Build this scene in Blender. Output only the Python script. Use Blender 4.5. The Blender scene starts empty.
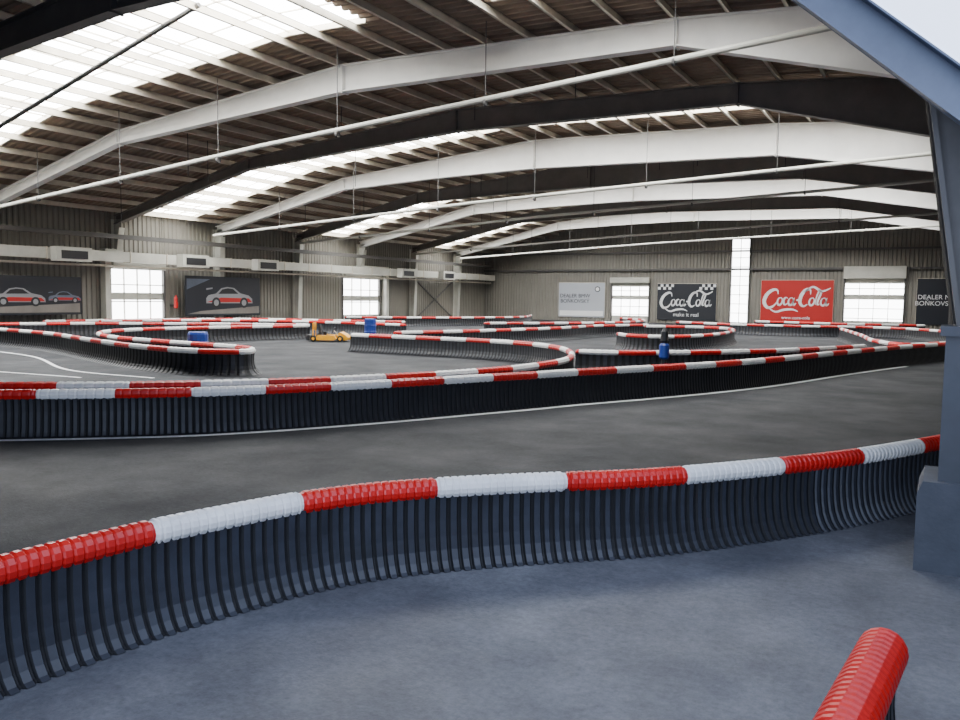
import bpy, math, random
from mathutils import Vector, Matrix
random.seed(4)
# ------------------------------------------------------------------ helpers
COL=bpy.context.scene.collection
def mat(name,col,rough=.6,metal=0,noise=0,nscale=5,emit=None,estr=0,bump=0,bscale=40,spec=.5,col2=None):
    m=bpy.data.materials.new(name); m.use_nodes=True; nt=m.node_tree
    b=nt.nodes['Principled BSDF']; b.inputs['Base Color'].default_value=(*col,1)
    b.inputs['Roughness'].default_value=rough; b.inputs['Metallic'].default_value=metal
    b.inputs['Specular IOR Level'].default_value=spec
    if emit:
        b.inputs['Emission Color'].default_value=(*emit,1); b.inputs['Emission Strength'].default_value=estr
    tc=None
    if noise or bump: tc=nt.nodes.new('ShaderNodeTexCoord')
    if noise:
        n=nt.nodes.new('ShaderNodeTexNoise'); n.inputs['Scale'].default_value=nscale; n.inputs['Detail'].default_value=8; n.inputs['Roughness'].default_value=.65
        nt.links.new(tc.outputs['Object'],n.inputs['Vector'])
        r=nt.nodes.new('ShaderNodeValToRGB'); r.color_ramp.elements[0].position=.3; r.color_ramp.elements[1].position=.7
        c2=col2 or tuple(min(1,c*(1+noise)) for c in col)
        r.color_ramp.elements[0].color=(*[c*(1-noise) for c in col],1); r.color_ramp.elements[1].color=(*c2,1)
        nt.links.new(n.outputs['Fac'],r.inputs['Fac']); nt.links.new(r.outputs['Color'],b.inputs['Base Color'])
    if bump:
        n=nt.nodes.new('ShaderNodeTexNoise'); n.inputs['Scale'].default_value=bscale; n.inputs['Detail'].default_value=6
        nt.links.new(tc.outputs['Object'],n.inputs['Vector'])
        bp=nt.nodes.new('ShaderNodeBump'); bp.inputs['Strength'].default_value=bump; bp.inputs['Distance'].default_value=.01
        nt.links.new(n.outputs['Fac'],bp.inputs['Height']); nt.links.new(bp.outputs['Normal'],b.inputs['Normal'])
    return m
class MB:
    """mesh builder"""
    def __init__(s): s.v=[]; s.f=[]; s.m=[]; s.mats=[]
    def mi(s,m):
        if m not in s.mats: s.mats.append(m)
        return s.mats.index(m)
    def face(s,pts,m):
        i=len(s.v); s.v+=[tuple(p) for p in pts]; s.f.append(tuple(range(i,i+len(pts)))); s.m.append(s.mi(m))
    def box(s,a,b,m,M=None):
        x0,y0,z0=a; x1,y1,z1=b
        P=[(x0,y0,z0),(x1,y0,z0),(x1,y1,z0),(x0,y1,z0),(x0,y0,z1),(x1,y0,z1),(x1,y1,z1),(x0,y1,z1)]
        if M: P=[tuple(M@Vector(p)) for p in P]
        i=len(s.v); s.v+=P; k=s.mi(m)
        for f in [(0,3,2,1),(4,5,6,7),(0,1,5,4),(1,2,6,5),(2,3,7,6),(3,0,4,7)]:
            s.f.append(tuple(i+j for j in f)); s.m.append(k)
    def prism(s,poly,y0,y1,m,axis='y'):
        n=len(poly); i=len(s.v); k=s.mi(m)
        def P(a,b,c): return {'y':(a,c,b),'x':(c,a,b),'z':(a,b,c)}[axis]
        s.v+=[P(a,b,y0) for a,b in poly]+[P(a,b,y1) for a,b in poly]
        s.f.append(tuple(range(i,i+n))); s.m.append(k)
        s.f.append(tuple(range(i+2*n-1,i+n-1,-1))); s.m.append(k)
        for j in range(n):
            s.f.append((i+j,i+(j+1)%n,i+n+(j+1)%n,i+n+j)); s.m.append(k)
    def beam(s,p,q,w,h,m,up=(0,0,1)):
        p=Vector(p);q=Vector(q);d=(q-p);L=d.length;d.normalize()
        u=Vector(up); sd=d.cross(u).normalized(); u=sd.cross(d)
        M=Matrix((sd,d,u)).transposed().to_4x4(); M.translation=p
        s.box((-w/2,0,-h/2),(w/2,L,h/2),m,M)
    def tube(s,pts,r,m,n=8,cap=True):
        pts=[Vector(p) for p in pts]; i0=len(s.v); k=s.mi(m); N=len(pts)
        for j,p in enumerate(pts):
            d=(pts[min(j+1,N-1)]-pts[max(j-1,0)]).normalized()
            ref=Vector((0,0,1)) if abs(d.z)<.95 else Vector((1,0,0))
            a=d.cross(ref).normalized(); b=a.cross(d)
            rr=r[j] if isinstance(r,(list,tuple)) else r
            for t in range(n):
                an=2*math.pi*t/n; s.v.append(tuple(p+a*math.cos(an)*rr+b*math.sin(an)*rr))
        for j in range(N-1):
            for t in range(n):
                a=i0+j*n+t; b=i0+j*n+(t+1)%n
                s.f.append((a,b,b+n,a+n)); s.m.append(k)
        if cap:
            s.f.append(tuple(i0+t for t in range(n))); s.m.append(k)
            s.f.append(tuple(i0+(N-1)*n+t for t in range(n-1,-1,-1))); s.m.append(k)
    def build(s,name,smooth=False,parent=None):
        me=bpy.data.meshes.new(name); me.from_pydata(s.v,[],s.f)
        for m in s.mats: me.materials.append(m)
        me.polygons.foreach_set('material_index',s.m)
        if smooth: me.polygons.foreach_set('use_smooth',[True]*len(s.f))
        me.update()
        o=bpy.data.objects.new(name,me); COL.objects.link(o)
        if parent: o.parent=parent
        return o
def empty(name,loc=(0,0,0)):
    e=bpy.data.objects.new(name,None); COL.objects.link(e); e.location=loc; return e

# ------------------------------------------------------------------ materials
def asphalt(name,c0,c1,f0=.55,f1=1.35,r0=.42,r1=.66,big_s=.35,spec=.5):
    m=bpy.data.materials.new(name); m.use_nodes=True; nt=m.node_tree; b=nt.nodes['Principled BSDF']
    b.inputs['Specular IOR Level'].default_value=spec
    tc=nt.nodes.new('ShaderNodeTexCoord')
    def N(sc,det=8,ro=.6):
        n=nt.nodes.new('ShaderNodeTexNoise'); n.inputs['Scale'].default_value=sc; n.inputs['Detail'].default_value=det; n.inputs['Roughness'].default_value=ro
        nt.links.new(tc.outputs['Object'],n.inputs['Vector']); return n
    def R(n,p0,c0,p1,c1):
        r=nt.nodes.new('ShaderNodeValToRGB'); r.color_ramp.elements[0].position=p0; r.color_ramp.elements[1].position=p1
        r.color_ramp.elements[0].color=(*c0,1); r.color_ramp.elements[1].color=(*c1,1); nt.links.new(n.outputs['Fac'],r.inputs['Fac']); return r
    big=R(N(big_s,6),.3,c0,.72,c1)
    fine=R(N(25,10,.75),.3,(f0,)*3,.75,(f1,)*3)
    mid=R(N(2.3,8,.7),.35,(.72,.72,.74),.7,(1.25,1.25,1.23))
    def mul(a,c):
        x=nt.nodes.new('ShaderNodeMixRGB'); x.blend_type='MULTIPLY'; x.inputs[0].default_value=1
        nt.links.new(a.outputs[0],x.inputs[1]); nt.links.new(c.outputs[0],x.inputs[2]); return x
    c=mul(mul(big,fine),mid); nt.links.new(c.outputs[0],b.inputs['Base Color'])
    rr=R(N(.8,6),.3,(r0,)*3,.7,(r1,)*3); nt.links.new(rr.outputs[0],b.inputs['Roughness'])
    bp=nt.nodes.new('ShaderNodeBump'); bp.inputs['Strength'].default_value=.35; bp.inputs['Distance'].default_value=.01
    nt.links.new(N(60,4).outputs['Fac'],bp.inputs['Height']); nt.links.new(bp.outputs['Normal'],b.inputs['Normal'])
    return m
M_floor=asphalt('asphalt',(.022,.023,.026),(.044,.045,.049),r0=.6,r1=.85,spec=.2)
M_apron=asphalt('worn_concrete',(.08,.083,.096),(.19,.195,.21),.62,1.28,.5,.75,.6)
M_red=mat('red_plastic',(.58,.01,.008),.38,noise=.18,nscale=3)
M_white=mat('white_plastic',(.84,.83,.8),.42,noise=.1,nscale=6)
M_skirt=mat('black_rubber',(.027,.03,.04),.48,noise=.4,nscale=4)
M_skirtd=mat('black_rubber_dark',(.015,.016,.021),.5,noise=.4,nscale=4)
M_groove=mat('rubber_groove',(.002,.002,.003),.7)
M_steel=mat('painted_steel',(.86,.84,.8),.5,noise=.06,nscale=1.5)  # lighter copy for skylit rafters, their brightness put into the colour
M_steelm=mat('shade_grey_steel',(.19,.17,.15),.55,noise=.15,nscale=1.5)  # rafter grey with the shade of skylight-free bays put in; also a poster strip
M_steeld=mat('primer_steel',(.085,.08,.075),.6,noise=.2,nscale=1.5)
M_bsteel=mat('blue_grey_steel',(.1,.12,.165),.45,noise=.15,nscale=3)
M_guard=mat('guard_steel',(.045,.05,.062),.5,noise=.2,nscale=3)
M_galv=mat('galvanised_steel',(.6,.54,.44),.45,metal=.2,noise=.15,nscale=2)
M_deck=mat('roof_deck',(.27,.2,.145),.7,noise=.3,nscale=.7)
M_wall=mat('cladding',(.21,.195,.165),.6,noise=.08,nscale=.8)
M_wallr=mat('dark_cladding',(.12,.115,.11),.6,noise=.1)
M_duct=mat('duct_metal',(.5,.49,.43),.45,noise=.15,nscale=1)
M_conc=mat('concrete',(.075,.08,.095),.8,noise=.2,nscale=4,bump=.3)
M_black=mat('black',(.015,.015,.017),.5)
M_pred=mat('banner_red',(.42,.012,.01),.5)
M_pwhite=mat('banner_white',(.8,.8,.8),.5)
M_pgrey=mat('banner_grey',(.25,.25,.26),.4)
M_plight=mat('banner_light',(.42,.44,.48),.5)
M_pdark=mat('banner_dark',(.014,.016,.022),.4)
M_line=mat('line_paint',(.85,.85,.84),.6,noise=.2,nscale=12)
M_yel=mat('yellow_plastic',(.9,.4,.008),.35)
M_blue=mat('blue_plastic',(.012,.04,.26),.4)
M_tyre=mat('tyre',(.02,.02,.02),.8)
M_orange=mat('orange_plastic',(.8,.15,.01),.5)
M_sky=mat('skylight_polycarbonate',(.8,.8,.8),.5,emit=(.95,.98,1),estr=25)
M_canopy=mat('canopy_polycarbonate',(.7,.75,.8),.5,emit=(.6,.72,1),estr=3.6)
M_pane=mat('frosted_pane',(.8,.8,.8),.4,emit=(.97,.98,1),estr=11)

H0=1.7
XL,XR,YF,YB=-34.0,.75,59.0,-6.0
ROOF=[(-34,5.45),(-25,7.5),(-15,8.4),(-5.5,8.15),(.75,7.7)]
BOT=[(-34,4.85),(-25,6.85),(-15,7.45),(-5.5,7.35),(0,5.85)]
BOTD=[(-34,4.85),(-25,6.75),(-20,6.95),(-15,7.05),(-5.5,6.85),(0,5.85)]
def interp(P,x):
    if x<=P[0][0]: return P[0][1]
    for (a,b),(c,d) in zip(P,P[1:]):
        if x<=c: return b+(d-b)*(x-a)/(c-a)
    return P[-1][1]
# ------------------------------------------------------------------ walls (vertical corrugated cladding)
def corr_wall(name,p,q,z0,topf,m,holes=[],depth=.05,period=.25,inward=(0,1)):
    p=Vector(p);q=Vector(q);L=(q-p).length;d=(q-p).normalized();n=Vector(inward)
    b=MB(); st=[]; s=0
    while s<L: st.append(s); s+=period
    st.append(L)
    cuts=sorted(set([round(x,3) for x in st]+[h[0] for h in holes]+[h[1] for h in holes]))
    for a,c in zip(cuts,cuts[1:]):
        mid=(a+c)/2; segs=[(z0,None)]
        for h in holes:
            if h[0]<mid<h[1]: segs=[(z0,h[2]),(h[3],None)] if h[2]>z0 else [(h[3],None)]
        w=c-a
        prof=[(a,0),(a+w*.35,0),(a+w*.5,1),(a+w*.85,1),(c,0)]
        for (s0,o0),(s1,o1) in zip(prof,prof[1:]):
            A=p+d*s0+n*o0*depth; B=p+d*s1+n*o1*depth
            for za,zb in segs:
                zA=topf(A) if zb is None else zb; zB=topf(B) if zb is None else zb
                b.face([(A.x,A.y,za),(B.x,B.y,za),(B.x,B.y,zB),(A.x,A.y,zA)],m)
    return b.build(name)
rt=lambda P: interp(ROOF,P.x)
corr_wall('wall_left',(XL,YB),(XL,YF),0,lambda P:5.5,M_wall,[(23.8-YB,26.7-YB,0,2.85),(40.5-YB,44.3-YB,0,2.85)],inward=(1,0))
corr_wall('wall_far',(XL,YF),(XR,YF),0,rt,M_wall,[(11.5,14.4,0,3.0),(20.5,21.7,.2,6.1),(28,31.5,0,3.3)],inward=(0,-1))
corr_wall('wall_right',(XR,6.4),(XR,YF),0,lambda P:7.7,M_wallr,inward=(-1,0))
b=MB(); b.box((XL,YB-.2,0),(-4,YB,8.6),M_wall); b.box((4,YB-.2,0),(6,YB,8.6),M_wall); b.box((-4,YB-.2,4.2),(4,YB,8.6),M_wall); b.build('wall_back')
b=MB(); b.box((6,YB,0),(6.2,6.4,7.6),M_wallr); b.box((XR,6.4,0),(6.2,6.6,7.7),M_wallr); b.build('wall_side')
# ------------------------------------------------------------------ roof deck + skylights
SK=[(12.2,15.8,[(-33,-12.5),(-9,-4)]),(25.3,28.2,[(-33.6,-15.6),(-14.4,-1.2)]),(37.4,40.2,[(-33.4,-15.6),(-14.4,-1.2)]),(49.4,52.2,[(-33.4,-15.6),(-14.4,-1.2)])]
xs=sorted(set([r[0] for r in ROOF]+[-33.6,-33.4,-33,-15.6,-14.4,-12.5,-9,-4,-1.2]))
b=MB(); sky=MB(); bars=MB()
def deck(y0,y1,x0,x1):
    n=max(1,int(round((y1-y0)/.3))); w=(y1-y0)/n
    for i in range(n):
        a=y0+i*w
        pr=[(a,0),(a+w*.3,0),(a+w*.45,.07),(a+w*.85,.07),(a+w,0)]
        for (s0,o0),(s1,o1) in zip(pr,pr[1:]):
            za,zb=interp(ROOF,x0),interp(ROOF,x1)
            b.face([(x0,s0,za+o0),(x1,s0,zb+o0),(x1,s1,zb+o1),(x0,s1,za+o1)],M_deck)
ys=[YB]
for s in SK: ys+=[s[0],s[1]]
ys.append(YF)
for y0,y1 in zip(ys,ys[1:]):
    S=[s for s in SK if s[0]==y0]
    for x0,x1 in zip(xs,xs[1:]):
        if S and any(a<=x0 and x1<=c for a,c in S[0][2]):
            za,zb=interp(ROOF,x0),interp(ROOF,x1)
            sky.face([(x0,y0,za+.12),(x1,y0,zb+.12),(x1,y1,zb+.12),(x0,y1,za+.12)],M_sky)
            for y in (y0,y1): bars.beam((x0,y,za+.05),(x1,y,zb+.05),.08,.16,M_galv)
            k=(y1-y0)/3
            for j in (1,2): bars.beam((x0,y0+k*j,za+.07),(x1,y0+k*j,zb+.07),.035,.04,M_galv)
            x=x0
            while x<x1:
                z=interp(ROOF,x)+.07; bars.box((x-.015,y0,z-.02),(x+.015,y1,z+.03),M_galv); x+=1.05
        else: deck(y0,y1,x0,x1)
b.build('ceiling'); sky.build('window_skylight'); bars.build('trim_skylight')
b=MB(); b.box((XR-.1,YB,7.65),(6.2,6.5,7.75),M_deck); b.build('ceiling_side')
b=MB(); x=-33.2
while x<0.3:
    z=interp(ROOF,x)-.02
    b.box((x-.01,YB,z-.2),(x+.01,YF,z),M_galv); b.box((x-.01,YB,z-.2),(x+.07,YF,z-.185),M_galv); b.box((x-.07,YB,z-.015),(x+.01,YF,z),M_galv)
    x+=1.2
b.build('roof_purlins')
# ------------------------------------------------------------------ portal frames
def frame(Y,B=BOT,MS=None):
    MS=MS or M_steel
    root=empty('steel_roof_frame',(0,0,0))
    b=MB(); X=[-33.7,-31,-28,-25,-22,-20,-18.5,-15,-11,-8,-5.5,-3.5,-1.8,-.45]
    for x0,x1 in zip(X,X[1:]):
        t0,t1=interp(ROOF,x0)-.23,interp(ROOF,x1)-.23; u0,u1=interp(B,x0),interp(B,x1)
        b.prism([(x0,u0),(x1,u1),(x1,t1),(x0,t0)],Y-.012,Y+.012,MS)
        b.beam((x0,Y,u0),(x1,Y,u1),.3,.03,MS); b.beam((x0,Y,t0),(x1,Y,t1),.3,.03,MS)
    for x in (-25,-15,-5.5):
        t=interp(ROOF,x)-.24;u=interp(B,x)+.01
        b.box((x-.03,Y-.15,u-.06),(x+.03,Y+.15,t),MS)
    b.build('rafter',parent=root)
    c=MB()
    P=[(.08,0),(.08,1.5),(-.6,5.9),(-.6,7.4),(.65,7.4),(.65,0)]
    c.prism([(a,z) for a,z in P],Y-.012,Y+.012,M_steeld)
    for p,q in [((.08,0),(.08,1.5)),((.08,1.5),(-.6,5.9)),((-.6,5.9),(-.6,7.4)),((.62,0),(.62,7.4))]:
        c.beam((p[0],Y,p[1]),(q[0],Y,q[1]),.3,.03,M_steeld,up=(1,0,.01))
    c.box((.08,Y-.14,2.9),(.62,Y+.14,2.92),M_steeld); c.box((-.5,Y-.14,5.3),(.62,Y+.14,5.33),M_steeld)
    z0=3.7 if Y in (42,24) else 0
    c.prism([(-33.9,z0),(-33.5,z0),(-33.3,4.75),(-33.3,5.15),(-33.9,5.15)],Y-.012,Y+.012,M_duct)
    c.beam((-33.5,Y,z0),(-33.3,Y,4.75),.3,.03,M_duct,up=(1,0,0)); c.beam((-33.88,Y,z0),(-33.88,Y,5.15),.3,.03,M_duct,up=(1,0,0))
    if Y==24:
        c.box((-33.9,23.25,0),(-33.5,23.55,3.7),M_duct); c.box((-33.9,23.25,3.6),(-33.5,24.2,3.75),M_duct)
    if Y==42:
        c.box((-33.9,44.6,0),(-33.5,44.9,3.7),M_duct); c.box((-33.9,41.8,3.6),(-33.5,44.9,3.75),M_duct)
    c.build('columns',parent=root)
frame(6,BOT,M_steeld); frame(10.8,BOT,M_steeld); frame(18); frame(24,BOT,M_steelm)  # darker steels put the shade of unlit bays into the rafter colour
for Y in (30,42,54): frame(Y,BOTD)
for Y in (36,48): frame(Y,BOTD,M_steelm)  # unlit bays again: shade held in the darker rafter grey
b=MB(); b.box((-.0,5.78,.58),(.72,6.24,1.55),M_guard); b.box((-.03,5.75,1.5),(.72,6.27,1.56),M_guard)
b.build('column_guard')
b=MB(); b.prism([(-.11,0),(-.11,.5),(-.08,.58),(.74,.58),(.74,0)],5.72,6.3,M_conc); b.build('column_pedestal')
# ------------------------------------------------------------------ canopy
b=MB()
zc=lambda x:2.93-.905*x
def chan(x0,x1,y):
    b.beam((x0,y,zc(x0)),(x1,y,zc(x1)),.012,.24,M_bsteel,up=(0,0,1))
    for s in (.115,-.115): b.beam((x0,y-.05,zc(x0)+s*1.3),(x1,y-.05,zc(x1)+s*1.3),.11,.012,M_bsteel,up=(0,0,1))
root=empty('canopy')
chan(-2.2,.74,5.62); chan(-2.2,.74,.4)
b.build('rafters',parent=root)
b=MB(); b.face([(-2.2,-.2,zc(-2.2)+.17),(.9,-.2,zc(.9)+.17),(.9,5.7,zc(.9)+.17),(-2.2,5.7,zc(-2.2)+.17)],M_canopy); b.build('translucent_sheet',parent=root)
# ------------------------------------------------------------------ pipes along the bays
def pipe(name,pts,r,m=M_duct,hang=True):
    b=MB(); b.tube(pts,r,m,10)
    if hang:
        p,q=Vector(pts[0]),Vector(pts[-1]); n=int((q-p).length/4)
        for i in range(1,n):
            c=p.lerp(q,i/n); zt=interp(ROOF,c.x)-.05
            b.tube([(c.x,c.y,c.z),(c.x,c.y,zt)],.012,M_steeld,5)
            b.tube([c-(q-p).normalized()*.03,c+(q-p).normalized()*.03],r*1.3,M_steeld,10)
    return b.build(name,smooth=False)
for Y,zl,zr in ((16.8,4.65,7.0),(28.6,4.7,6.3),(34.7,4.7,6.3),(46.5,4.7,6.2),(52.5,4.7,6.1)):
    pipe('water_pipe',[(-32.4,Y,zl),(-17,Y,(zl+zr)/2+.1),(-.65,Y,zr)],.065,M_duct)
pipe('tie_rod',[(-32.4,13,4.2),(-15.1,13,8.3)],.06,M_steeld,False)
b=MB(); b.box((-33.25,YB+.5,3.15),(-32.75,58.6,3.6),M_duct)
y=0
while y<58: b.box((-33.27,y,3.12),(-32.72,y+.06,3.63),M_galv); y+=2
for y in (20.2,26.6,31.5,44.8,50): b.box((-32.75,y,3.05),(-32.3,y+1.6,3.65),M_duct); b.box((-32.32,y+.2,3.15),(-32.28,y+1.4,3.5),M_black)
b.build('air_duct')
b=MB(); b.box((-33.2,YB+.5,4.2),(-32.95,58.6,4.4),M_steeld)
b.tube([(-33.1,0,2.95),(-33.1,58.5,2.95)],.05,M_galv); b.build('cable_tray')
b=MB()
for i in range(26):
    x=random.uniform(-31,-4);y=random.choice([20,21.5,26.2,32,33.5,38,44,45,50]);z=interp(ROOF,x)
    b.tube([(x,y,z),(x,y,z-random.uniform(.8,1.8))],.014,M_black,5)
b.build('hanging_cables')
b=MB()
b.box((XL+.1,58.7,3.9),(XR-.1,58.9,4.04),M_steeld); b.box((XL+.1,58.72,5.2),(XR-.1,58.86,5.32),M_steeld)
b.build('wall_girt')
b=MB()
for p,q in (((48.5,.1),(53.7,3.0)),((48.5,3.0),(53.7,.1))): b.beam((-33.8,p[0],p[1]),(-33.8,q[0],q[1]),.07,.07,M_steeld)
b.build('wall_cross_brace')
# ------------------------------------------------------------------ doors and windows
def door_left(i,y0,y1,h):
    r=empty('door_%d'%i); b=MB(); x=XL+.02
    b.box((x,y0-.1,0),(x+.12,y0,h+.1),M_steeld); b.box((x,y1,0),(x+.12,y1+.1,h+.1),M_steeld); b.box((x,y0,h),(x+.3,y1,h+.35),M_duct)
    for z in (1.3,2.1): b.box((x-.03,y0,z),(x+.06,y1,z+.05),M_duct)
    for k in (1,2,3): yy=y0+(y1-y0)*k/4; b.box((x-.03,yy-.02,0),(x+.05,yy+.02,h),M_duct)
    b.box((x-.03,y0,0),(x+.05,y1,.5),M_duct)
    b.box((x-.03,y0,1.4),(x+.02,y1,1.75),M_duct)
    b.build('frame',parent=r); b=MB(); b.face([(x-.04,y0,.4),(x-.04,y1,.4),(x-.04,y1,h),(x-.04,y0,h)],M_pane); b.build('panes',parent=r)
def door_far(i,x0,x1,h,cols=4,rows=5,z0=0,box=True,hb=None):
    r=empty('door_%d'%i if box else 'window_%d'%i); b=MB(); y=YF-.02
    b.box((x0-.1,y-.14,z0),(x0,y,h+.1),M_steeld); b.box((x1,y-.14,z0),(x1+.1,y,h+.1),M_steeld)
    if box: b.box((x0-.1,y-.4,h),(x1+.1,y,(hb or h+.4)),M_duct)
    for k in range(1,rows): z=z0+(h-z0)*k/rows; b.box((x0,y-.08,z-.025),(x1,y+.03,z+.025),M_duct)
    for k in range(1,cols): x=x0+(x1-x0)*k/cols; b.box((x-.02,y-.07,z0),(x+.02,y+.03,h),M_duct)
    if box:
        b.box((x0,y-.05,z0),(x1,y+.03,z0+.5),M_duct); b.box((x0,y-.06,h*.58),(x1,y+.03,h*.68),M_duct); b.box((x0,y-.06,h*.9),(x1,y+.03,h),M_duct)
    b.build('frame',parent=r); b=MB(); b.face([(x0,y+.04,z0),(x1,y+.04,z0),(x1,y+.04,h),(x0,y+.04,h)],M_pane); b.build('panes',parent=r)
door_left(1,23.8,26.7,2.85); door_left(2,40.5,44.3,2.85)
door_far(3,-22.5,-19.6,3.0); door_far(4,-6,-2.5,3.3,hb=4.1); door_far(1,-13.5,-12.3,6.1,cols=2,rows=9,z0=.2,box=False)
# ------------------------------------------------------------------ banners
def text(s,size,loc,rot,m,parent,shear=0,sx=1,bold=0):
    c=bpy.data.curves.new('lettering','FONT'); c.body=s; c.size=size; c.align_x='CENTER'; c.align_y='CENTER'; c.shear=shear; c.offset=bold; c.extrude=.004
    o=bpy.data.objects.new('lettering',c); COL.objects.link(o); o.location=loc; o.rotation_euler=rot; o.scale=(sx,1,1); c.materials.append(m); o.parent=parent; return o
RF=(math.pi/2,0,0)
def banner_far(name,x0,x1,z0,z1,m):
    r=empty(name); b=MB(); b.box((x0,YF-.14,z0),(x1,YF-.11,z1),m)
    for x in (x0,x1): b.tube([(x,YF-.12,z0),(x,YF-.12,z1)],.02,M_galv)
    b.tube([(x0,YF-.12,z1),(x1,YF-.12,z1)],.025,M_galv)
    b.build('sheet',parent=r); return r
def swash(r,cx,cz,s,m,y=YF-.16):
    b=MB()
    def rib(P,w):
        pts=[]
        for i in range(41):
            t=i/40*(len(P)-1); k=min(int(t),len(P)-2); f=t-k
            p0=Vector(P[max(k-1,0)]);p1=Vector(P[k]);p2=Vector(P[k+1]);p3=Vector(P[min(k+2,len(P)-1)])
            q=.5*((2*p1)+(p2-p0)*f+(2*p0-5*p1+4*p2-p3)*f*f+(3*p1-p0-3*p2+p3)*f**3); pts.append(q)
        for i in range(40):
            a,c=pts[i],pts[i+1]; d=(c-a).normalized(); n=Vector((-d.y,d.x)); w0=w*math.sin(math.pi*(i+.3)/41)+.008; w1=w*math.sin(math.pi*(i+1.3)/41.6)+.008
            b.face([(cx+(p.x)*s,y,cz+(p.y)*s) for p in (a-n*w0,c-n*w1,c+n*w1,a+n*w0)],m)
    rib([(-.62,.2),(-.66,.36),(-.82,.36),(-1.02,.2),(-1.12,-.08),(-1.0,-.3),(-.8,-.26),(-.66,-.1)],.06)
    rib([(-.98,-.3),(-.7,-.46),(-.4,-.38),(-.1,-.36),(.1,-.44)],.035)
    def o_(x,z=-.06): rib([(x+.07,z+.14),(x-.04,z+.1),(x-.08,z-.05),(x-.02,z-.15),(x+.07,z-.08),(x+.1,z+.06),(x+.04,z+.14)],.028)
    def a_(x): o_(x); rib([(x+.13,.08),(x+.09,-.1),(x+.12,-.2),(x+.2,-.12)],.03)
    o_(-.56); rib([(-.27,.05),(-.35,.08),(-.42,-.04),(-.38,-.19),(-.27,-.13)],.03); a_(-.17)
    rib([(.03,-.02),(.12,.0)],.025)
    rib([(.52,.2),(.5,.38),(.34,.36),(.2,.16),(.16,-.1),(.28,-.24),(.42,-.16)],.055)
    rib([(.28,.28),(.6,.48),(.9,.32),(1.2,.44)],.035)
    o_(.56); rib([(.7,-.18),(.72,.08),(.82,.34),(.88,.26),(.78,-.02),(.77,-.18),(.84,-.14)],.03); a_(.96)
    b.build('script_lettering',parent=r)
r=banner_far('advertising_banner',-11.4,-6.7,.25,3.2,M_pred); swash(r,-9.1,1.85,1.85,M_pwhite)
text('www.coca-cola',.3,(-9.05,YF-.16,.6),RF,M_pwhite,r)
r=banner_far('advertising_banner',-18.9,-14.5,.25,2.95,M_pdark); swash(r,-16.75,1.65,1.65,M_pwhite)
text('make it real',.4,(-16.7,YF-.16,.65),RF,M_pwhite,r)
b=MB()
for j in range(2):
    for i in range(6):
        if (i+j)%2==0: b.box((-18.85+i*.2,YF-.17,2.5+j*.2),(-18.65+i*.2,YF-.15,2.7+j*.2),M_pwhite); b.box((-15.75+i*.2,YF-.17,2.5+j*.2),(-15.55+i*.2,YF-.15,2.7+j*.2),M_pwhite)
b.build('chequers',parent=r)
r=banner_far('advertising_banner',-27,-23.1,.3,3.0,M_plight)
text('DEALER BMW\nBOŇKOVSKÝ',.42,(-25.6,YF-.16,1.75),RF,M_black,r)
b=MB(); b.tube([(-23.7,YF-.15,2.5),(-23.7,YF-.17,2.5)],.22,M_black,20); b.tube([(-23.7,YF-.17,2.5),(-23.7,YF-.175,2.5)],.15,M_pwhite,20)
b.box((-26.9,YF-.16,.4),(-23.2,YF-.15,.8),M_pwhite); b.build('logo',parent=r)
r=banner_far('advertising_banner',-1.75,.45,.35,3.3,M_pdark)
text('DEALER MA\nBOŇKOVSKÝ',.4,(-.65,YF-.16,1.9),RF,M_pwhite,r)
def car(b,yc,zc_,s,m,m2,x):
    body=[(-1.05,-.2),(-1.05,-.02),(-.95,.08),(-.62,.14),(-.38,.33),(-.1,.38),(.2,.35),(.5,.16),(.9,.08),(1.06,-.04),(1.08,-.2)]
    b.prism([(yc+a*s,zc_+c*s) for a,c in body],x,x+.01,m,'x')
    win=[(-.52,.13),(-.34,.29),(-.1,.33),(.15,.31),(.4,.14)]
    b.prism([(yc+a*s,zc_+c*s) for a,c in win],x+.01,x+.015,M_black,'x')
    b.prism([(yc+a*s,zc_+c*s) for a,c in [(-1.03,-.16),(1.06,-.16),(.9,-.02),(-.4,.0)]],x+.01,x+.014,m2,'x')
    for a in (-.62,.66):
        b.prism([(yc+(a+.19*math.cos(t*math.pi/8))*s,zc_+(-.18+.19*math.sin(t*math.pi/8))*s) for t in range(16)],x+.015,x+.02,M_black,'x')
        b.prism([(yc+(a+.11*math.cos(t*math.pi/8))*s,zc_+(-.18+.11*math.sin(t*math.pi/8))*s) for t in range(16)],x+.02,x+.024,M_pgrey,'x')
    b.prism([(yc+a*s,zc_+c*s) for a,c in [(-1.05,.26),(-.78,.3),(-.78,.35),(-1.05,.32)]],x+.012,x+.018,m,'x')
def poster(y0,y1,z0,z1,cars):
    r=empty('racing_poster'); b=MB(); x=-33.3
    b.box((x,y0,z0),(x+.03,y1,z1),M_pdark)
    b.prism([(y0+.1,z0+.1),(y1-.1,z0+.1),(y1-.1,z0+.5),(y0+1,z0+.25)],x+.03,x+.034,M_steelm,'x')
    b.prism([(y0+.1,z1-.7),(y0+1.6,z1-.15),(y0+.1,z1-.15)],x+.03,x+.034,M_bsteel,'x')
    for (yc,zz,s,m,m2) in cars: car(b,yc,zz,s,m,m2,x+.035)
    b.build('sheet',parent=r); return r
poster(15,21.9,.75,2.4,[(16.9,1.55,1.0,M_blue,M_pwhite),(19.1,1.5,1.05,M_pgrey,M_pred),(21.1,1.5,.7,M_bsteel,M_pred)])
poster(27.5,32.6,.6,2.65,[(30.4,1.55,1.5,M_pgrey,M_pred)])
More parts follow.
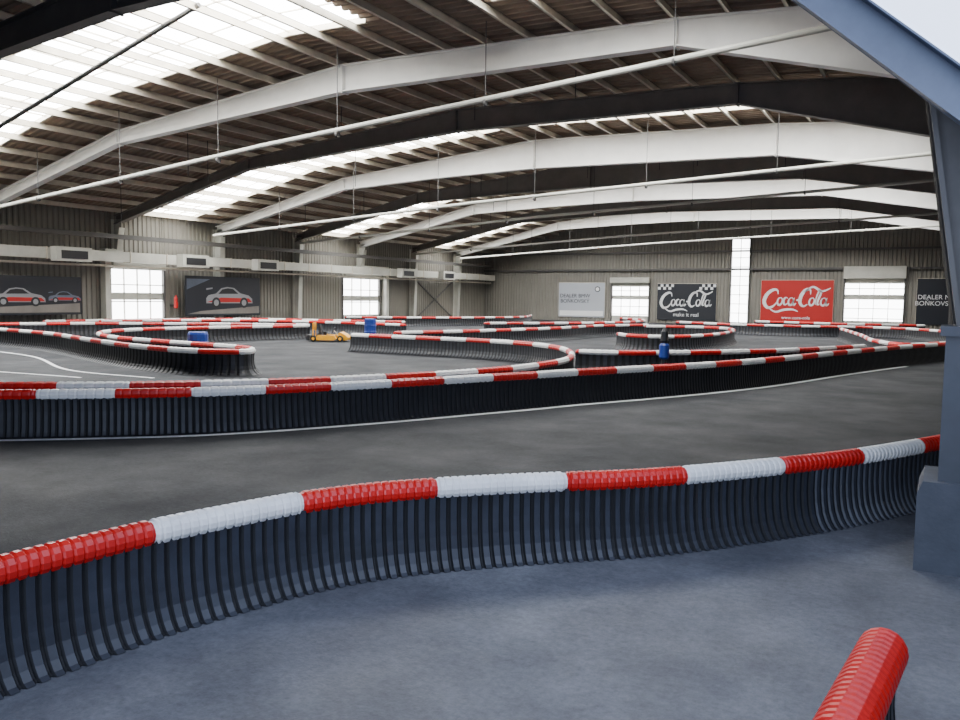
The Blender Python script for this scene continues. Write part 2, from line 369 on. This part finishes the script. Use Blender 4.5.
# ------------------------------------------------------------------ barriers
def smooth(P,step):
    P=[Vector((a,c)) for a,c in P]; out=[]
    n=len(P)
    for k in range(n-1):
        p0=P[k-1] if k else P[0]*2-P[1]; p1=P[k]; p2=P[k+1]; p3=P[k+2] if k+2<n else P[-1]*2-P[-2]
        a=(p1-p0).length**.5+1e-6; bb=(p2-p1).length**.5+1e-6; c=(p3-p2).length**.5+1e-6
        m=max(4,int((p2-p1).length/.05))
        t1=(p1-p0)/a-(p2-p0)/(a+bb)+(p2-p1)/bb; t2=(p2-p1)/bb-(p3-p1)/(bb+c)+(p3-p2)/c
        t1*=bb; t2*=bb
        for i in range(m):
            t=i/m; h00=2*t**3-3*t*t+1;h10=t**3-2*t*t+t;h01=-2*t**3+3*t*t;h11=t**3-t*t
            out.append(h00*p1+h10*t1+h01*p2+h11*t2)
    out.append(P[-1])
    S=[0]
    for a,c in zip(out,out[1:]): S.append(S[-1]+(c-a).length)
    L=S[-1]; N=max(2,int(L/step)); res=[];j=0
    for i in range(N+1):
        s=L*i/N
        while j<len(S)-2 and S[j+1]<s: j+=1
        f=(s-S[j])/max(1e-9,S[j+1]-S[j]); res.append((out[j].lerp(out[j+1],f),s))
    return res,L
def barrier(pts,step=.0125,anchor=None,anchor_red_after=False,rib=.08,cor=.05,nt=14,phase=0,h=.5,R=.068,fl=1,SEG=.87,MSK=None):
    MSK=MSK or M_skirtd
    root=empty('track_barrier')
    pl,L=smooth(pts,step)
    if anchor:
        A=Vector(anchor); s0=min(pl,key=lambda q:(q[0]-A).length)[1]
    else: s0=phase
    N=len(pl); tang=[]
    for i in range(N):
        d=pl[min(i+1,N-1)][0]-pl[max(i-1,0)][0]; tang.append(d.normalized())
    b=MB(); kr=b.mi(M_red); kw=b.mi(M_white)
    for i,(p,s) in enumerate(pl):
        u=(s-s0)/SEG; fr=u-math.floor(u)
        ph=(s/cor)%1.0
        rr=R*(1.0 if ph<.7 else .9)
        if fr*SEG<.018 or (1-fr)*SEG<.012: rr=R*.86
        if i<3 or i>N-4:
            e=min(i,N-1-i); rr=R*(.55,.8,.93)[e]
        d=tang[i]; n=Vector((-d.y,d.x))
        for t in range(nt):
            an=2*math.pi*t/nt; b.v.append((p.x+n.x*math.cos(an)*rr,p.y+n.y*math.cos(an)*rr,h+math.sin(an)*rr))
    for i in range(N-1):
        u=math.floor(((pl[i][1]+pl[i+1][1])/2-s0)/SEG); k=(kr if u%2==(0 if anchor_red_after else 1) else kw)
        for t in range(nt):
            a=i*nt+t; c=i*nt+(t+1)%nt
            b.f.append((a,a+nt,c+nt,c)); b.m.append(k)
    for i0 in (0,(N-1)*nt): b.f.append(tuple(i0+t for t in range(nt))); b.m.append(kr)
    b.build('tube',parent=root,smooth=False)
    prof=[(.045,h-.03),(.04,h-.1),(.04,h-.2),(.05,h-.3),(.075,h-.38),(.115,h-.44),(.16,h-.48),(.2,0.006)]
    prof=[(o if o<.05 else .05+(o-.05)*fl,z) for o,z in prof]
    npf=len(prof)
    for side in (1,-1):
        b=MB(); ks=b.mi(MSK); kg=b.mi(M_groove)
        for i,(p,s) in enumerate(pl):
            ph=(s/rib)%1.0; off=0 if ph<.62 else -.022
            d=tang[i]; n=Vector((-d.y,d.x))*side
            for (o,z) in prof:
                oo=max(.004,o+off*min(1,.35+o*4)); b.v.append((p.x+n.x*oo,p.y+n.y*oo,z))
        for i in range(N-1):
            ph=(((pl[i][1]+pl[i+1][1])/2)/rib)%1.0; k=ks if ph<.6 else kg
            for t in range(npf-1):
                a=i*npf+t; b.f.append((a,a+1,a+1+npf,a+npf)); b.m.append(k)
        b.build('ribbed_skirt',parent=root)
    b=MB()
    for idx in (0,N-1):
        p=pl[idx][0]; n=Vector((-tang[idx].y,tang[idx].x))
        poly=[(p.x+n.x*o,p.y+n.y*o,z) for o,z in prof]+[(p.x-n.x*o,p.y-n.y*o,z) for o,z in reversed(prof)]
        b.face(poly,MSK)
    b.build('end_plate',parent=root)
    return root
front=[(-3.3,.3),(-3.45,1.1),(-3.48,1.9),(-3.45,2.25),(-3.41,2.6),(-3.32,2.99),(-3.19,3.43),(-3.0,3.81),(-2.74,4.15),(-2.45,4.46),(-2.15,4.75),(-1.83,5.04),(-1.53,5.38),(-1.26,5.74),(-1.0,6.11),(-.76,6.48),(-.52,6.89),(-.25,7.42),(.02,7.99),(.35,8.7)]
barrier(front,.01,(-3.41,2.58),False,rib=.07,fl=.7,MSK=M_skirt)
barrier([(-.34,.9),(-.26,1.7),(-.22,2.1),(-.185,2.47),(-.155,2.8),(-.13,3.07)],.01,(-.34,.9),True,nt=18,R=.08,SEG=3,rib=.07,cor=.04,MSK=M_skirt)
b2=[(-12,3.2),(-9.51,5.2),(-8.56,6.03),(-7.95,6.64),(-7.45,7.34),(-7.01,8.11),(-6.62,8.86),(-6.27,9.63),(-5.94,10.36),(-5.62,11.05),(-5.3,11.85),(-4.6,13.3),(-3.95,14.75),(-3.2,16.8),(-2.16,20.76),(-1.08,24.5),(.07,27.76)]
barrier(b2,.02,(-8.56,6.03),True,nt=10,fl=.3)
b3=[(-12.5,3.9),(-10.32,5.65),(-8.95,6.81),(-7.75,8.34),(-7.15,9.49),(-6.76,10.38),(-6.52,11.2),(-6.32,12.3),(-6.4,14.2),(-7.2,16.4),(-8.4,18.1),(-9.9,19.1),(-11.7,19.5),(-13.4,19.5),(-16,19.5)]
barrier(b3,.03,nt=8,rib=.12,cor=.12)
F=dict(step=.04,nt=8,rib=.16,cor=.16)
barrier([(-30,14.6),(-25.9,14.3),(-22.6,13.8),(-18.8,12.6),(-15.7,11.75),(-13.7,11.6),(-12.8,12.1),(-13.3,12.75),(-14.7,13.1),(-16.8,13.3),(-19.6,13.8),(-22.1,15.1),(-23.3,17.0),(-23.2,19.8),(-22.0,24.2)],phase=.2,**F)
barrier([(-31.5,15.5),(-30.3,17.4),(-29.1,19.9),(-26.3,22.4),(-22.6,24.9)],phase=.5,**F)
barrier([(-32.3,19.5),(-32.0,23.4),(-29.8,28.9),(-25.5,30.6),(-22.6,31.6)],phase=.1,**F)
barrier([(-31.5,21.5),(-30.6,24.5),(-28.2,27.2),(-24,28.2),(-20,28)],phase=.1,**F)
barrier([(-15.9,21.6),(-14.7,25.2),(-13.8,30.4),(-13.7,34.5),(-12.4,37.4)],phase=.3,**F)
barrier([(-19,33),(-16.5,36.5),(-15,41),(-15.5,46),(-18.5,50)],phase=.3,**F)
barrier([(-10,26.8),(-9.2,25.8),(-8.1,25.7),(-7.2,28),(-7.6,33.9),(-8.6,36),(-10.1,36.4),(-12.0,35.6)],phase=.3,**F)
barrier([(-13,44),(-9.2,42.2),(-6.1,42.2),(-3.3,43.6),(-1.2,42.2),(.1,39.6)],phase=.3,**F)
barrier([(-4.2,40),(-3.7,37.6),(-2.6,32),(-1.9,28),(-1.0,26.1),(.1,28.4)],phase=.6,**F)
barrier([(-7.3,16.9),(-6.5,17.1),(-5.6,17.8),(-4.2,19.5),(-3.1,21.4),(-1.9,24.4)],phase=.1,**F)
barrier([(-30,36),(-26,40),(-24,46),(-26,52)],phase=.1,**F)
barrier([(-10,50),(-5,49),(-1,50)],phase=.1,**F)
# ------------------------------------------------------------------ floor
b=MB(); b.box((XL,YB,-.2),(6,YF,0),M_floor); b.build('floor')
pl,_=smooth(front,.1)
b=MB()
for (p,_s),(q,_t) in zip(pl,pl[1:]):
    if p.y<6.4: b.face([(p.x,p.y,.002),(6,p.y,.002),(6,q.y,.002),(q.x,q.y,.002)],M_apron)
    else: b.face([(p.x,p.y,.002),(XR,p.y,.002),(XR,q.y,.002),(q.x,q.y,.002)],M_apron)
b.face([(-3.3,YB,.002),(6,YB,.002),(6,.3,.002),(-3.3,.3,.002)],M_apron)
b.build('floor_apron')
# ------------------------------------------------------------------ painted lines
def line(pts,w=.05):
    pl,L=smooth(pts,.15); b=MB()
    for (p,_),(q,_) in zip(pl,pl[1:]):
        d=(q-p).normalized(); n=Vector((-d.y,d.x))*w/2
        b.face([(p.x-n.x,p.y-n.y,.004),(q.x-n.x,q.y-n.y,.004),(q.x+n.x,q.y+n.y,.004),(p.x+n.x,p.y+n.y,.004)],M_line)
    b.build('track_line')
def offset(P,o):
    out=[]
    for i,p in enumerate(P):
        d=(Vector(P[min(i+1,len(P)-1)])-Vector(P[max(i-1,0)])).normalized(); out.append((p[0]+d.y*o,p[1]-d.x*o))
    return out
line(offset(b2[:-1],.22),.12)
line([(-27.9,13.2),(-21.2,12.4),(-16.5,10.6),(-13.8,10.6)],.09)
line([(-6.2,19.5),(-9,21.3),(-14,21.6),(-17,21.2)],.08)
line([(-29,12),(-20,9.5),(-15,9.8)],.08)
# ------------------------------------------------------------------ kart
def kart(loc,rot):
    r=empty('racing_kart',loc); r.rotation_euler=(0,0,rot); r.scale=(.8,.8,.85)
    b=MB()
    for y in (-.32,.32): b.tube([(-.75,y,.1),(.75,y,.1)],.02,M_black)
    b.prism([(-.45,.08),(.35,.08),(.45,.14),(.35,.28),(-.4,.3),(-.48,.2)],.4,.64,M_yel); b.prism([(-.45,.08),(.35,.08),(.45,.14),(.35,.28),(-.4,.3),(-.48,.2)],-.64,-.4,M_yel)
    b.prism([(.62,.06),(.95,.08),(.98,.18),(.85,.3),(.6,.42),(.5,.36)],-.45,.45,M_yel)
    b.prism([(-.95,.08),(-.8,.06),(-.78,.28),(-.92,.3)],-.6,.6,M_black)
    b.box((-.6,-.3,.07),(.6,.3,.1),M_black); b.build('bodywork',parent=r)
    b=MB(); b.prism([(-.42,.12),(.02,.12),(.05,.2),(-.28,.24),(-.42,.78),(-.5,.76)],-.2,.2,M_black); b.build('seat',parent=r)
    b=MB(); b.box((-.55,.22,.12),(-.2,.42,.42),M_black); b.tube([(-.5,.32,.42),(-.5,.32,.6)],.05,M_steeld); b.tube([(-.7,-.28,.1),(-.7,-.28,.8),(-.7,.28,.8),(-.7,.28,.1)],.03,M_yel); b.prism([(-.72,.5),(-.66,.5),(-.66,.84),(-.72,.84)],-.22,.22,M_yel); b.build('engine_and_roll_guard',parent=r)
    b=MB(); c=Vector((.22,0,.5)); pts=[c+Vector((.06*math.cos(t*math.pi/8),.15*math.sin(t*math.pi/8),.13*math.cos(t*math.pi/8))) for t in range(17)]
    b.tube(pts,.015,M_black,6,False); b.tube([(.5,0,.15),(.22,0,.5)],.015,M_galv); b.build('steering_wheel',parent=r)
    for i,(x,y,w) in enumerate([(.62,.5,.13),(.62,-.5,.13),(-.62,.52,.2),(-.62,-.52,.2)]):
        b=MB(); b.tube([(x,y-w/2,.14),(x,y-w/2+.02,.14),(x,y+w/2-.02,.14),(x,y+w/2,.14)],[.11,.14,.14,.11],M_tyre,16); b.tube([(x,y-w/2-.005,.14),(x,y+w/2+.005,.14)],.07,M_yel,12); b.build('wheel_%d'%(i+1),parent=r)
kart((-20.1,23.2,0),.5)
def barrels(loc,n,h,nj=1,k=1):
    r=empty('blue_barrel',loc); b=MB()
    for i in range(n):
        for j in range(nj):
            x=(i-(n-1)/2)*.46; y=j*.46
            zs=[0,.03,.1,.3*h,.33*h,.36*h,.62*h,.66*h,.69*h,h-.06,h]; rs=[q*k for q in [.2,.215,.22,.22,.235,.22,.22,.235,.22,.22,.2]]
            b.tube([(x,y,z) for z in zs],rs,M_blue,16)
    b.build('barrels',parent=r); return r
barrels((-16.6,14.1,0),1,.74,1,1.15); barrels((-20.5,26.2,0),1,.8,1,1.1)
r=empty('marshal_post',(-5.3,17.1,0)); b=MB()
b.tube([(0,0,0),(0,0,.03)],.2,M_black,16); b.tube([(0,0,.03),(0,0,.98)],[.06,.06],M_black,10)
b.tube([(0,0,.42),(0,0,.46),(0,0,.72),(0,0,.76)],[.08,.11,.11,.08],M_blue,14); b.tube([(0,0,.78),(0,0,.82),(0,0,1.02),(0,0,1.1)],[.06,.09,.08,.04],M_black,12)
b.build('post',parent=r)
r=empty('fire_extinguisher',(-33.6,27.2,1.0)); b=MB(); b.tube([(0,0,0),(0,0,.03),(0,0,.5),(0,0,.58),(0,0,.64)],[.08,.1,.1,.04,.04],M_red,12); b.tube([(0,0,.6),(.12,0,.62),(.14,0,.3)],.015,M_black,6)
b.box((-.37,-.08,.1),(-.08,.08,.2),M_steeld); b.build('cylinder',parent=r)
# ------------------------------------------------------------------ light
w=bpy.data.worlds.new('sky'); bpy.context.scene.world=w; w.use_nodes=True
nt=w.node_tree; bg=nt.nodes['Background']; st=nt.nodes.new('ShaderNodeTexSky'); st.sky_type='NISHITA'; st.sun_elevation=math.radians(45); st.sun_disc=False
nt.links.new(st.outputs[0],bg.inputs[0]); bg.inputs[1].default_value=.25
ld=bpy.data.lights.new('gate_fill_light','AREA'); ld.shape='RECTANGLE'; ld.size=6; ld.size_y=3.8; ld.energy=540; ld.color=(.58,.69,1)  # area lamp added behind the camera at an unseen gate, brightens the foreground
lo=bpy.data.objects.new('gate_fill_light',ld); COL.objects.link(lo); lo.location=(-.6,YB+.1,2.1); lo.rotation_euler=(math.pi/2,0,0)
# ------------------------------------------------------------------ camera
yaw=math.radians(30.2); p=math.atan(62/800); ro=math.radians(.716)
f0=Vector((-math.sin(yaw)*math.cos(p),math.cos(yaw)*math.cos(p),-math.sin(p)))
r0=Vector((math.cos(yaw),math.sin(yaw),0)); u0=r0.cross(f0)
rr=math.cos(ro)*r0+math.sin(ro)*u0; uu=rr.cross(f0)
M=Matrix((rr,uu,-f0)).transposed().to_4x4(); M.translation=Vector((0,0,1.7))
cd=bpy.data.cameras.new('camera'); cd.sensor_width=36; cd.lens=30; cd.clip_end=300; cd.clip_start=.05
co=bpy.data.objects.new('camera',cd); COL.objects.link(co); co.matrix_world=M; bpy.context.scene.camera=co
